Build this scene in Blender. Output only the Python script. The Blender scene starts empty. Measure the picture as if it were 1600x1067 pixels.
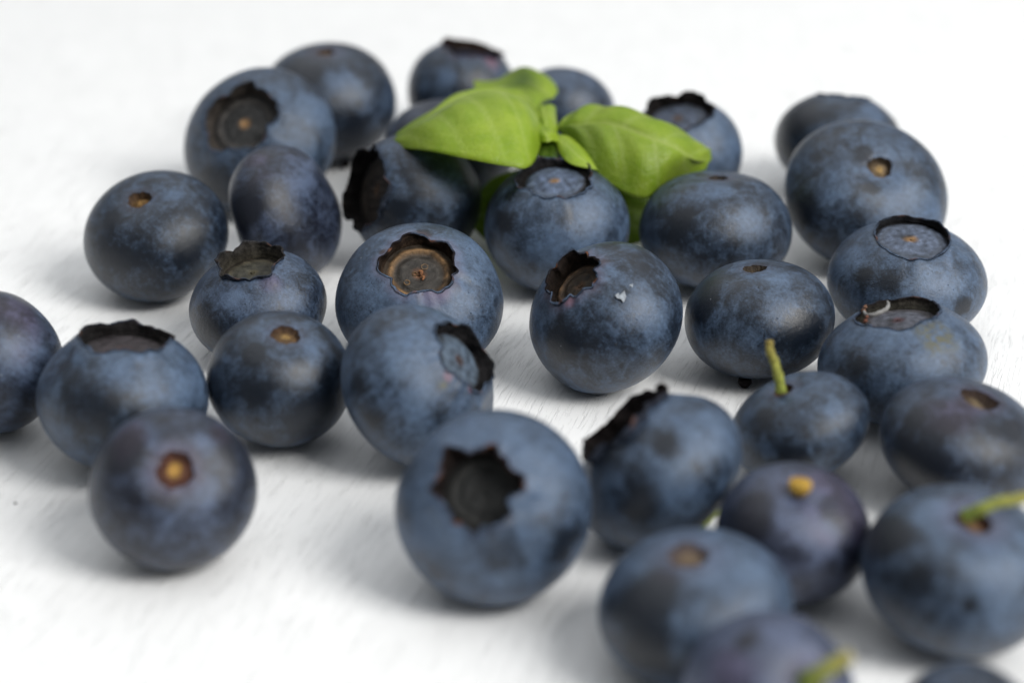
import bpy, math
import numpy as np
from mathutils import Vector, Matrix, noise as mnoise

S = 0.001            # the tables below are in millimetres
scene = bpy.context.scene
COL = scene.collection

# ------------------------------------------------------------------ camera
cam_d = bpy.data.cameras.new('camera')
cam = bpy.data.objects.new('camera', cam_d)
COL.objects.link(cam)
PITCH = 26.0
CH = 100.0
cam.location = (0, -CH / math.tan(math.radians(PITCH)) * S, CH * S)
cam.rotation_euler = (math.radians(90 - PITCH), 0, 0)
cam_d.sensor_width = 36
cam_d.lens = 72.0
cam_d.clip_start = 0.01
cam_d.clip_end = 50
cam_d.dof.use_dof = True
cam_d.dof.focus_distance = 0.2175
cam_d.dof.aperture_fstop = 14.5
cam_d.dof.aperture_blades = 7
scene.camera = cam

# ------------------------------------------------------------------ room light
world = bpy.data.worlds.new('World')
scene.world = world
world.use_nodes = True
bg = world.node_tree.nodes['Background']
bg.inputs['Color'].default_value = (0.93, 0.97, 1.0, 1)
bg.inputs['Strength'].default_value = 0.24


def area(name, loc, target, sx, sy, power, color):
    d = bpy.data.lights.new(name, 'AREA')
    d.shape = 'RECTANGLE'
    d.size, d.size_y = sx, sy
    d.energy = power
    d.color = color
    o = bpy.data.objects.new(name, d)
    COL.objects.link(o)
    o.location = loc
    o.rotation_euler = (Vector(target) - Vector(loc)).to_track_quat('-Z', 'Y').to_euler()
    return o


KEY = Vector((0.64, -0.42, 0.68)).normalized() * 1.1
area('window_light', KEY, (0, 0, 0), 0.44, 0.56, 12.0, (1.0, 0.985, 0.955))
area('ceiling_light', (0.15, 0.40, 1.4), (0, 0.02, 0), 3.2, 2.8, 24.0, (0.97, 0.985, 1.0))

scene.view_settings.view_transform = 'Standard'
scene.view_settings.look = 'None'
scene.view_settings.exposure = 0.0
scene.view_settings.gamma = 1.0

# ---- measured layout (mm): centre, equatorial radius, flattening, axis, skin patches (kind, offset, radius)
BERRY = {
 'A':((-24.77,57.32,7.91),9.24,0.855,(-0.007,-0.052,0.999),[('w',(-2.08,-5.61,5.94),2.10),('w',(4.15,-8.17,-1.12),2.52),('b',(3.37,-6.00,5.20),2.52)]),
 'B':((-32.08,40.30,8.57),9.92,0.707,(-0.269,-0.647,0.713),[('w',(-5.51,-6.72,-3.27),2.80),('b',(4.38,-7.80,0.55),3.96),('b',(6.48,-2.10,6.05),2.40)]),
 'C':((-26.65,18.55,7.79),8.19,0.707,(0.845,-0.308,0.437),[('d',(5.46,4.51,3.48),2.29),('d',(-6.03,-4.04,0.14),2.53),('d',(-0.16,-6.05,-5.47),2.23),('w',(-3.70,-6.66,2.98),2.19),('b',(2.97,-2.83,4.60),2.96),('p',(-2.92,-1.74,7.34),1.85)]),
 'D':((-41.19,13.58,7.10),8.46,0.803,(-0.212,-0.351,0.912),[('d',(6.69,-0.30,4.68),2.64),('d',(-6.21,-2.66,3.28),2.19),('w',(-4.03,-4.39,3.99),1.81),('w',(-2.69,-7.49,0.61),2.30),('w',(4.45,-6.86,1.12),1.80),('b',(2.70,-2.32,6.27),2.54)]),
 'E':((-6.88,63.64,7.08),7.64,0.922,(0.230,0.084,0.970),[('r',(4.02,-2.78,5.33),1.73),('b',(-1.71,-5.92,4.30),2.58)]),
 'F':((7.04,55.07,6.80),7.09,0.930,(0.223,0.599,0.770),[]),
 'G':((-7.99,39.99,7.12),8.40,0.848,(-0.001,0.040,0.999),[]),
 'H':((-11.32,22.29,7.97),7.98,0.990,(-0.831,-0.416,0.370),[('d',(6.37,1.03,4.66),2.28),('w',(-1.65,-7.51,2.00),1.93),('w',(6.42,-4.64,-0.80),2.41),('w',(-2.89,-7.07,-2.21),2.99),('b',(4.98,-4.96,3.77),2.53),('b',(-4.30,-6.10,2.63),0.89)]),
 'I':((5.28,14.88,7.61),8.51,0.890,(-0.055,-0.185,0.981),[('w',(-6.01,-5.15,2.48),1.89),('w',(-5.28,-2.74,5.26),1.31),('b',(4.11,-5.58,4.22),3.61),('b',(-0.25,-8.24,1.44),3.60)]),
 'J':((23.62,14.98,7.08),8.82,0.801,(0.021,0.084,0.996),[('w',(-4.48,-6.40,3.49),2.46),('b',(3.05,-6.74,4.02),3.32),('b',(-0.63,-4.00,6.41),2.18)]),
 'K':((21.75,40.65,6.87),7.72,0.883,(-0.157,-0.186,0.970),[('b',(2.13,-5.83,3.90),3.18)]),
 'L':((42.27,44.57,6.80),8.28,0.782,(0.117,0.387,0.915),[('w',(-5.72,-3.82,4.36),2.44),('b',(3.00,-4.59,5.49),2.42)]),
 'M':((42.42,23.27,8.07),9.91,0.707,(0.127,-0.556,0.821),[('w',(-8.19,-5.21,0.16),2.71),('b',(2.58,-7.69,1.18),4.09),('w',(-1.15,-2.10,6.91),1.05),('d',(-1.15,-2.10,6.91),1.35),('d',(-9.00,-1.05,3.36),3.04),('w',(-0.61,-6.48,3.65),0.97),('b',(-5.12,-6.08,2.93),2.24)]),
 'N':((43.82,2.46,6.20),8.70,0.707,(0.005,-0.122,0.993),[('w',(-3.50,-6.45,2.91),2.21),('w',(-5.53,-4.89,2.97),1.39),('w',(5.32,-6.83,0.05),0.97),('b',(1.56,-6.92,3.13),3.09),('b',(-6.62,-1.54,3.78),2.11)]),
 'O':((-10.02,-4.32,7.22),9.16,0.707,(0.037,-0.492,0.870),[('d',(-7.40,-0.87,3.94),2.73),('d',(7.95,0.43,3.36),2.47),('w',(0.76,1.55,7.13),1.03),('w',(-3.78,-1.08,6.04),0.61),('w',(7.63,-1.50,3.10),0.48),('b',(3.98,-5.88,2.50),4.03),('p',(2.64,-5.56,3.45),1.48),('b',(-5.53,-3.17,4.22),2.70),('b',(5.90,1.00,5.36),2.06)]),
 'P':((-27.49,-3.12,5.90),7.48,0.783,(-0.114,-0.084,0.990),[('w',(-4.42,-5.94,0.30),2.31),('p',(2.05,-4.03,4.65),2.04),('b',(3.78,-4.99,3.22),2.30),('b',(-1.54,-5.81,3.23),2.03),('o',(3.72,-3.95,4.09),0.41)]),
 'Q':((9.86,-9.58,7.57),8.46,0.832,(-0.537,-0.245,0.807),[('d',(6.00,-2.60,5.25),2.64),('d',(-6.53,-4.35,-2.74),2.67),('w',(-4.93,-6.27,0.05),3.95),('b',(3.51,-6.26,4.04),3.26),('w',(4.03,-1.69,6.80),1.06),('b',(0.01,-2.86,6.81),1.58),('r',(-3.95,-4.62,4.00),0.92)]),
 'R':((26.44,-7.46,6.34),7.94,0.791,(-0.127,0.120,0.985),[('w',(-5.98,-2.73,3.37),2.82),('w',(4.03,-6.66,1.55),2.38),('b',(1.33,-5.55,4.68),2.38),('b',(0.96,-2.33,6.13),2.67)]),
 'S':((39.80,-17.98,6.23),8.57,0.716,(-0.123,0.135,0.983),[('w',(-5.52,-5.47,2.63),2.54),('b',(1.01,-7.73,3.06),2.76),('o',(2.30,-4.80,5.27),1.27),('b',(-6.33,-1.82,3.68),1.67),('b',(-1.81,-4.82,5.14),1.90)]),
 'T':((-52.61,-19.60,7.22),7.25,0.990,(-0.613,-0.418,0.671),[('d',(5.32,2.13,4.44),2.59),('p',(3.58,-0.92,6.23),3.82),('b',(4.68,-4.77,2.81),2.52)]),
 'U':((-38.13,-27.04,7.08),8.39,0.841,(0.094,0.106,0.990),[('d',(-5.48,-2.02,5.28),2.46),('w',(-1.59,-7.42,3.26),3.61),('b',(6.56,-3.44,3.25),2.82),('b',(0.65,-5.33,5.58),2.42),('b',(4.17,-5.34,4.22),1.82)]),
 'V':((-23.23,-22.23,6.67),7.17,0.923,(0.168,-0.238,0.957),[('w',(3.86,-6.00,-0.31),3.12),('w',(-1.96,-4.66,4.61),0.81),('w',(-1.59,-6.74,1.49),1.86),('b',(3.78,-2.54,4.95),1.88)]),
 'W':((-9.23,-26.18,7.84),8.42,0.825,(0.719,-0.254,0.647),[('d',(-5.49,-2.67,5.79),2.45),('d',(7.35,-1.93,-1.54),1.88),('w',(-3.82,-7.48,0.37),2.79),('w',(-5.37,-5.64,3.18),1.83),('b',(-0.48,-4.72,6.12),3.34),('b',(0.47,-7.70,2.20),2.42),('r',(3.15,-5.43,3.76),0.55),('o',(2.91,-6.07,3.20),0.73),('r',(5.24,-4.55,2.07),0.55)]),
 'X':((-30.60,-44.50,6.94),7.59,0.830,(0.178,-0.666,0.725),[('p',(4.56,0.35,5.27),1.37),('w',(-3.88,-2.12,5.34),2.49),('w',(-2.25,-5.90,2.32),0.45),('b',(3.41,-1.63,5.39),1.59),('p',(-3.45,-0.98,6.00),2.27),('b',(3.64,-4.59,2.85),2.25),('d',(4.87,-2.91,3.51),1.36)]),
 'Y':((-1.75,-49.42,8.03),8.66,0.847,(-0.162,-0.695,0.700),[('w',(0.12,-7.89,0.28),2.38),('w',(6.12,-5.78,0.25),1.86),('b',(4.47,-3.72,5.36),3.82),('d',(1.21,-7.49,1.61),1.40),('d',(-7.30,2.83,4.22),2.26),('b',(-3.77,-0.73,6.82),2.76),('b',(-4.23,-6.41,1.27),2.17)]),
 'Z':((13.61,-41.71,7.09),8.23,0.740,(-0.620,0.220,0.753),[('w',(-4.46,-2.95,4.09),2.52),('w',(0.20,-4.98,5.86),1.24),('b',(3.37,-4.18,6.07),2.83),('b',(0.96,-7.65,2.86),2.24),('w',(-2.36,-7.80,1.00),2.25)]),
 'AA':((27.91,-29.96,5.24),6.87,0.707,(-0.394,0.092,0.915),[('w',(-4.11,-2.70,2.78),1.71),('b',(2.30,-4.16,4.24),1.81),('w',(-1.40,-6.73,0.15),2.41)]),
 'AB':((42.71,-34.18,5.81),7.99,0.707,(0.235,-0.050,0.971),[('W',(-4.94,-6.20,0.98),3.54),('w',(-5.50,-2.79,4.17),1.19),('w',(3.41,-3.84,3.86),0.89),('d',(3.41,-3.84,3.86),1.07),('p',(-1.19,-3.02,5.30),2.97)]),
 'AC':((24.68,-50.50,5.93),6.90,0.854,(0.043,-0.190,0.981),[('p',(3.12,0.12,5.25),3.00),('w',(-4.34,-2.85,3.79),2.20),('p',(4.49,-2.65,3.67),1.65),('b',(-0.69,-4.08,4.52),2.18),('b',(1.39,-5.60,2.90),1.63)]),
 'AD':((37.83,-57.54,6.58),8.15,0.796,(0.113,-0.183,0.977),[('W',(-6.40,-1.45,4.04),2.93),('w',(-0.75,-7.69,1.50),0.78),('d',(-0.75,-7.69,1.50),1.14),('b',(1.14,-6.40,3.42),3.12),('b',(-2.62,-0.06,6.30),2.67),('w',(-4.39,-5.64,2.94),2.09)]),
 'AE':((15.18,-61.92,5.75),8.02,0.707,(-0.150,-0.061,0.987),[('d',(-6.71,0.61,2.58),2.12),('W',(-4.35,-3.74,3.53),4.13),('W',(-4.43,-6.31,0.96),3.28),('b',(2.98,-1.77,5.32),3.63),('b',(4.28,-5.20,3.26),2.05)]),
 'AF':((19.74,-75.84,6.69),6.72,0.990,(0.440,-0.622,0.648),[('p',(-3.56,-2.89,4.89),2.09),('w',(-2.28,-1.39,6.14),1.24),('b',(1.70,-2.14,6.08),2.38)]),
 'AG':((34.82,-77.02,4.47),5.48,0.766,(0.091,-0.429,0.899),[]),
}
LEAVES = {
 'large_left':[((-15.64,23.57,14.40),(-15.64,23.57,14.40),(-15.64,23.57,14.40)),((-9.94,16.34,16.40),(-10.48,24.93,17.20),(-9.69,31.59,14.80)),((-5.46,13.35,16.60),(-6.00,29.17,18.60),(-5.16,36.17,15.50)),((-0.72,12.18,16.20),(-1.40,31.28,18.60),(-0.16,37.60,15.50)),((2.19,13.93,15.60),(1.85,29.71,17.60),(2.68,34.27,15.50)),((3.95,24.46,15.60),(3.95,24.46,15.60),(3.95,24.46,15.60))],
 'large_right':[((5.20,26.23,15.60),(5.20,26.23,15.60),(5.20,26.23,15.60)),((8.21,32.12,15.60),(7.94,23.71,17.00),(7.02,22.39,15.00)),((11.77,33.29,15.60),(11.65,22.49,17.60),(9.31,17.88,13.60)),((16.34,30.71,15.20),(15.79,19.68,17.20),(12.03,16.29,11.60)),((20.36,29.71,14.00),(19.24,19.30,15.60),(15.45,15.79,10.60)),((23.16,28.15,12.60),(21.73,21.42,13.60),(19.03,20.43,11.00)),((23.91,28.43,12.00),(23.98,25.66,11.90),(23.21,23.56,11.40))],
 'back':[((-4.87,47.16,14.60),(-4.89,43.55,14.80),(-4.50,39.52,15.00)),((-2.06,46.24,15.00),(-1.77,40.97,15.60),(-1.60,37.74,15.20)),((1.33,48.90,15.40),(1.45,41.44,16.20),(0.95,35.40,15.60)),((4.12,46.66,15.20),(3.37,39.56,16.00),(2.19,32.59,15.60)),((5.46,43.46,15.00),(4.48,38.76,15.60),(2.82,32.59,15.60)),((5.82,41.08,14.80),(5.29,39.04,15.00),(3.64,35.59,15.20))],
 'bud_top':[((2.67,33.05,15.60),(3.90,32.19,16.40),(5.34,33.52,15.60)),((2.93,28.26,16.00),(4.05,26.21,16.90),(5.38,27.81,16.00)),((3.19,24.36,15.80),(4.22,22.72,16.40),(5.47,24.36,15.80))],
 'bud_side':[((2.14,26.02,16.00),(3.20,25.70,16.60),(4.45,26.91,16.00)),((2.71,21.85,16.40),(3.89,20.81,17.10),(5.43,22.83,16.20)),((2.85,20.57,15.60),(4.18,19.82,16.20),(5.56,21.43,15.60))],
 'lower_small':[((5.00,23.48,15.80),(5.00,23.48,15.80),(5.00,23.48,15.80)),((6.86,24.78,15.00),(6.28,20.04,15.80),(5.52,19.10,15.20)),((8.59,21.54,14.60),(7.76,16.91,15.40),(6.78,15.90,15.00)),((9.87,15.41,14.40),(9.87,15.41,14.40),(9.87,15.41,14.40))],
 'lower_folded':[((2.72,23.15,15.60),(4.23,22.72,15.60),(5.60,23.15,15.60)),((2.86,21.32,15.00),(4.21,20.90,15.00),(5.54,20.05,15.00)),((3.13,19.01,14.60),(4.32,18.80,14.60),(5.52,19.01,14.60))],
 'under':[((-4.68,17.58,5.00),(-4.68,17.58,5.00),(-4.68,17.58,5.00)),((0.00,22.87,5.00),(0.00,16.79,5.50),(0.00,13.79,5.00)),((6.13,21.86,6.00),(5.98,15.39,6.50),(5.91,12.23,6.00)),((12.28,22.46,6.00),(11.98,15.97,6.50),(11.93,14.16,5.00)),((15.96,17.15,6.00),(15.96,17.15,6.00),(15.96,17.15,6.00))],
}
STEMS = {
 'AA':[(25.82,-30.36,9.44),(25.58,-30.12,10.84),(25.15,-29.45,12.21),(24.72,-28.99,13.15),(24.66,-28.54,14.09)],
 'AC':[(24.78,-52.21,11.34),(24.70,-52.57,11.99),(24.68,-52.51,12.34)],
 'AD':[(37.66,-58.82,12.61),(38.54,-59.28,13.49),(40.07,-59.19,14.12),(42.26,-58.77,14.30),(44.42,-58.37,14.67)],
 'AF':[(21.88,-79.80,10.96),(22.54,-80.63,12.23),(23.65,-80.63,13.14),(24.82,-80.35,13.73)],
}
FLAKE = [(10.50,-15.34,12.67),(10.84,-15.14,12.87),(10.96,-15.35,12.68),(11.43,-14.97,13.00),(11.61,-15.43,12.57),(11.34,-15.88,12.13),(11.08,-15.65,12.39),(10.69,-15.55,12.48)]
CURL = [(35.86,-15.82,11.09),(35.77,-17.51,11.39),(36.26,-18.38,11.66),(37.03,-18.34,11.92),(37.81,-17.81,12.10),(38.21,-16.57,12.02),(38.38,-14.93,11.62)]
TWIG = [(17.14,-41.35,1.20),(18.27,-40.39,1.80),(19.26,-39.65,2.40),(20.42,-38.55,3.00)]
CRUMBS = [(-47.59,-35.46,0.00)]


# ------------------------------------------------------------------ helpers
def nt_new(name):
    m = bpy.data.materials.new(name)
    m.use_nodes = True
    t = m.node_tree
    t.nodes.clear()
    out = t.nodes.new('ShaderNodeOutputMaterial')
    b = t.nodes.new('ShaderNodeBsdfPrincipled')
    t.links.new(b.outputs[0], out.inputs['Surface'])
    return m, t, b, out


class G:
    """small node-graph helper"""

    def __init__(s, t):
        s.t = t

    def n(s, typ, **kw):
        x = s.t.nodes.new(typ)
        for k, v in kw.items():
            setattr(x, k, v)
        return x

    def put(s, sock, v):
        if hasattr(v, 'is_output'):
            s.t.links.new(v, sock)
        elif isinstance(v, tuple) and len(v) == 3 and sock.type == 'RGBA':
            sock.default_value = (*v, 1)
        else:
            sock.default_value = v

    def math(s, op, a, b=0.0, c=None, clamp=False):
        x = s.n('ShaderNodeMath', operation=op, use_clamp=clamp)
        s.put(x.inputs[0], a)
        s.put(x.inputs[1], b)
        if c is not None:
            s.put(x.inputs[2], c)
        return x.outputs[0]

    def vadd(s, a, b):
        x = s.n('ShaderNodeVectorMath', operation='ADD')
        s.put(x.inputs[0], a)
        s.put(x.inputs[1], b)
        return x.outputs[0]

    def mapping(s, v, scale=(1, 1, 1), rot=(0, 0, 0)):
        x = s.n('ShaderNodeMapping')
        s.put(x.inputs['Vector'], v)
        x.inputs['Scale'].default_value = scale
        x.inputs['Rotation'].default_value = rot
        return x.outputs[0]

    def noise(s, v, scale, detail=3, rough=.55, dist=0.0):
        x = s.n('ShaderNodeTexNoise')
        s.put(x.inputs['Vector'], v)
        x.inputs['Scale'].default_value = scale
        x.inputs['Detail'].default_value = detail
        x.inputs['Roughness'].default_value = rough
        x.inputs['Distortion'].default_value = dist
        return x.outputs['Fac']

    def voro(s, v, scale, feature='F1'):
        x = s.n('ShaderNodeTexVoronoi', feature=feature)
        s.put(x.inputs['Vector'], v)
        x.inputs['Scale'].default_value = scale
        return x

    def ramp(s, v, lo, hi, a=0.0, b=1.0):
        x = s.n('ShaderNodeMapRange', interpolation_type='SMOOTHSTEP')
        s.put(x.inputs['Value'], v)
        s.put(x.inputs['From Min'], lo)
        s.put(x.inputs['From Max'], hi)
        s.put(x.inputs['To Min'], a)
        s.put(x.inputs['To Max'], b)
        return x.outputs[0]

    def mix(s, f, a, b, mode='MIX'):
        x = s.n('ShaderNodeMix', data_type='RGBA', blend_type=mode)
        s.put(x.inputs[0], f)
        s.put(x.inputs[6], a)
        s.put(x.inputs[7], b)
        return x.outputs[2]

    def bump(s, h, strength, dist, normal=None):
        x = s.n('ShaderNodeBump')
        s.put(x.inputs['Height'], h)
        x.inputs['Strength'].default_value = strength
        x.inputs['Distance'].default_value = dist
        if normal is not None:
            s.put(x.inputs['Normal'], normal)
        return x.outputs[0]

    def attr(s, name, kind='GEOMETRY'):
        return s.n('ShaderNodeAttribute', attribute_name=name, attribute_type=kind)


def mesh_obj(name, verts, faces, mat, parent=None, colors=None, smooth=True, mats=None):
    me = bpy.data.meshes.new(name)
    me.from_pydata([tuple(float(c) * S for c in v) for v in verts], [], faces)
    for k, arr in (colors or {}).items():
        ca = me.color_attributes.new(k, 'FLOAT_COLOR', 'POINT')
        flat = np.ones((len(verts), 4), dtype=np.float32)
        flat[:, :3] = np.asarray(arr)[:, :3]
        ca.data.foreach_set('color', flat.ravel())
    if smooth:
        me.polygons.foreach_set('use_smooth', [True] * len(me.polygons))
    me.materials.append(mat)
    me.update()
    o = bpy.data.objects.new(name, me)
    COL.objects.link(o)
    if parent is not None:
        o.parent = parent
    return o


def grid_faces(rows, cols, closed=True, off=0, flip=False):
    f = []
    cc = cols if closed else cols - 1
    for i in range(rows - 1):
        for j in range(cc):
            a = off + i * cols + j
            b = off + i * cols + (j + 1) % cols
            c = off + (i + 1) * cols + (j + 1) % cols
            d = off + (i + 1) * cols + j
            f.append((a, d, c, b) if not flip else (a, b, c, d))
    return f


def tube(pts, radii, k=12, wob=0.0, seed=0):
    """closed tapered tube through pts (mm)"""
    pts = [Vector(p) for p in pts]
    out = []
    n = len(pts)
    up = Vector((0.3, 0.2, 1)).normalized()
    for i, p in enumerate(pts):
        t = (pts[min(i + 1, n - 1)] - pts[max(i - 1, 0)]).normalized()
        x = t.cross(up)
        if x.length < .1:
            x = t.cross(Vector((1, 0, 0)))
        x.normalize()
        y = t.cross(x)
        for j in range(k):
            a = 2 * math.pi * j / k
            r = radii[i] * (1 + wob * mnoise.noise(Vector((math.cos(a) * 1.5 + seed, math.sin(a) * 1.5, i * .7))))
            out.append(p + x * (r * math.cos(a)) + y * (r * math.sin(a)))
    f = grid_faces(n, k, True)
    out.append(pts[0]); out.append(pts[-1])
    a0, a1 = len(out) - 2, len(out) - 1
    for j in range(k):
        f.append((a0, j, (j + 1) % k))
        f.append((a1, (n - 1) * k + (j + 1) % k, (n - 1) * k + j))
    return out, f


def crv(P, n):
    """catmull-rom through P, n samples"""
    P = [np.array(p, float) for p in P]
    P = [2 * P[0] - P[1]] + P + [2 * P[-1] - P[-2]]
    m = len(P) - 3
    res = []
    for k in range(n):
        x = k / (n - 1) * m
        i = min(int(x), m - 1)
        t = x - i
        a, b, c, d = P[i:i + 4]
        res.append(.5 * (2 * b + (c - a) * t + (2 * a - 5 * b + 4 * c - d) * t * t + (3 * b - a - 3 * c + d) * t ** 3))
    return np.array(res)


class Wob:
    """smooth random field on points (numpy)"""

    def __init__(s, seed, freq, n=14):
        r = np.random.RandomState(seed)
        k = r.normal(size=(n, 3))
        k /= np.linalg.norm(k, axis=1)[:, None]
        s.k = k * freq * r.uniform(.6, 1.5, n)[:, None]
        s.p = r.uniform(0, 6.28, n)
        s.n = n

    def __call__(s, d):
        return np.sin(d @ s.k.T + s.p).sum(-1) / math.sqrt(s.n)


# ------------------------------------------------------------------ materials
def mat_skin():
    m, t, b, out = nt_new('blueberry_skin')
    g = G(t)
    tc = g.n('ShaderNodeTexCoord')
    v0 = g.mapping(tc.outputs['Object'], (1000, 1000, 1000))
    sd = g.attr('tint_seed', 'OBJECT')
    off = g.n('ShaderNodeCombineXYZ')
    for i, k in enumerate((13.7, 7.3, 29.1)):
        g.put(off.inputs[i], g.math('MULTIPLY', sd.outputs['Fac'], k))
    vsx = g.n('ShaderNodeVectorMath', operation='SCALE')
    g.put(vsx.inputs[0], v0)
    g.put(vsx.inputs['Scale'], g.attr('grain', 'OBJECT').outputs['Fac'])
    v = g.vadd(vsx.outputs[0], off.outputs[0])
    w = g.attr('wear_shade')
    sep = g.n('ShaderNodeSeparateColor')
    g.put(sep.inputs[0], w.outputs['Color'])
    st = g.attr('stain')
    ssep = g.n('ShaderNodeSeparateColor')
    g.put(ssep.inputs[0], st.outputs['Color'])
    big = g.noise(v, .16, 4, .6, .4)
    mid = g.noise(v, .62, 6, .66, .6)
    fine = g.noise(v, 4.6, 5, .8, .3)
    # brushed streaks that run down from the crown
    vs = g.mapping(v, (1.5, 1.5, .22), (0.2, 0.15, 0))
    streak = g.noise(vs, 1.1, 5, .65, .8)
    f = g.math('MULTIPLY', big, .36)
    f = g.math('ADD', f, g.math('MULTIPLY', mid, .50))
    f = g.math('ADD', f, g.math('MULTIPLY', streak, .24))
    f = g.math('ADD', f, g.math('MULTIPLY', fine, .38))
    f = g.math('SUBTRACT', f, .21)
    bl = g.attr('bloom', 'OBJECT')
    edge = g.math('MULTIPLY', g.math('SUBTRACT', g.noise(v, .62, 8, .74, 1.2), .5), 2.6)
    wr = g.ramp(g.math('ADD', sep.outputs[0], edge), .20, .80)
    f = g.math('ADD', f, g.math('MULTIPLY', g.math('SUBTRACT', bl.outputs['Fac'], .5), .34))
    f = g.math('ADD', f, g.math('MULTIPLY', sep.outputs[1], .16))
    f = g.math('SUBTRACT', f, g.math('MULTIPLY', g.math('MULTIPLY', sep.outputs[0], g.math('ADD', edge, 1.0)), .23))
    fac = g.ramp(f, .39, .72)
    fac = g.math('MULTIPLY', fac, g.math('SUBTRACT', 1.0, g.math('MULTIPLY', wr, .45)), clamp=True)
    stip = g.math('MULTIPLY', g.ramp(g.noise(v, 3.4, 3, .6), .54, .66), g.ramp(g.noise(v, .42, 3, .6), .44, .60))
    fac = g.math('MULTIPLY', fac, g.math('SUBTRACT', 1.0, g.math('MULTIPLY', stip, .62)))
    # sparse rubbed scratches and pits
    vsc = g.mapping(v, (.9, 3.4, 2.2), (.5, .8, .3))
    scr = g.ramp(g.noise(vsc, 1.3, 4, .6, .3), .66, .72)
    vo = g.voro(v, 1.25)
    pit = g.ramp(vo.outputs['Distance'], .05, .13, 1.0, 0.0)
    pit = g.math('MULTIPLY', pit, g.ramp(g.noise(v, .5, 2), .5, .62))
    fac = g.math('MULTIPLY', fac, g.math('SUBTRACT', 1.0, g.math('MULTIPLY', g.math('MAXIMUM', scr, pit), .6)))
    dark = g.mix(sep.outputs[2], (.0048, .0085, .0155), (.012, .009, .019))
    lite = g.mix(g.noise(v, .4, 2), (.048, .086, .158), (.094, .140, .212))
    lm = g.n('ShaderNodeVectorMath', operation='SCALE')
    g.put(lm.inputs[0], lite)
    g.put(lm.inputs['Scale'], g.ramp(g.noise(v, 1.7, 6, .72, .5), .32, .68, .70, 1.22))
    lite = lm.outputs[0]
    lite = g.mix(sep.outputs[2], lite, (.095, .092, .165))
    col = g.mix(fac, dark, lite)
    col = g.mix(g.math('MULTIPLY', ssep.outputs[0], .75, clamp=True), col, (.19, .095, .13))
    col = g.mix(g.math('MULTIPLY', ssep.outputs[1], g.ramp(g.noise(v, 1.1, 4), .35, .6), clamp=True), col, (.085, .085, .055))
    # pale dust specks
    vo2 = g.voro(v, .8)
    spk = g.ramp(vo2.outputs['Distance'], .03, .065, 1.0, 0.0)
    spk = g.math('MULTIPLY', spk, g.ramp(g.noise(v, .9, 1), .56, .6))
    col = g.mix(g.math('MULTIPLY', spk, .7), col, (.35, .38, .42))
    g.put(b.inputs['Base Color'], col)
    g.put(b.inputs['Roughness'], g.ramp(fac, 0, 1, .28, .43))
    b.inputs['IOR'].default_value = 1.5
    b.inputs['Sheen Weight'].default_value = .05
    b.inputs['Sheen Roughness'].default_value = .4
    b.inputs['Sheen Tint'].default_value = (.62, .74, 1, 1)
    h = g.math('ADD', g.math('MULTIPLY', fine, .5), g.math('ADD', g.math('MULTIPLY', mid, .8), g.math('MULTIPLY', pit, -.8)))
    g.put(b.inputs['Normal'], g.bump(h, .5, .00018))
    return m


def mat_vertex(name, rough=.6, bump=.0002, nscale=2.5, var=.5, spec=.5):
    """colour from the 'tone' vertex attribute, broken up with noise"""
    m, t, b, out = nt_new(name)
    g = G(t)
    tc = g.n('ShaderNodeTexCoord')
    v = g.mapping(tc.outputs['Object'], (1000, 1000, 1000))
    a = g.attr('tone')
    n1 = g.noise(v, nscale, 6, .7, .5)
    n2 = g.noise(v, nscale * 4, 4, .7)
    k = g.ramp(g.math('ADD', g.math('MULTIPLY', n1, .7), g.math('MULTIPLY', n2, .3)), .3, .7, 1 - var, 1 + var)
    vm = g.n('ShaderNodeVectorMath', operation='SCALE')
    g.put(vm.inputs[0], a.outputs['Color'])
    g.put(vm.inputs['Scale'], k)
    g.put(b.inputs['Base Color'], vm.outputs[0])
    b.inputs['Roughness'].default_value = rough
    b.inputs['Specular IOR Level'].default_value = spec
    g.put(b.inputs['Normal'], g.bump(g.math('ADD', n1, g.math('MULTIPLY', n2, .6)), .7, bump))
    return m


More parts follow.
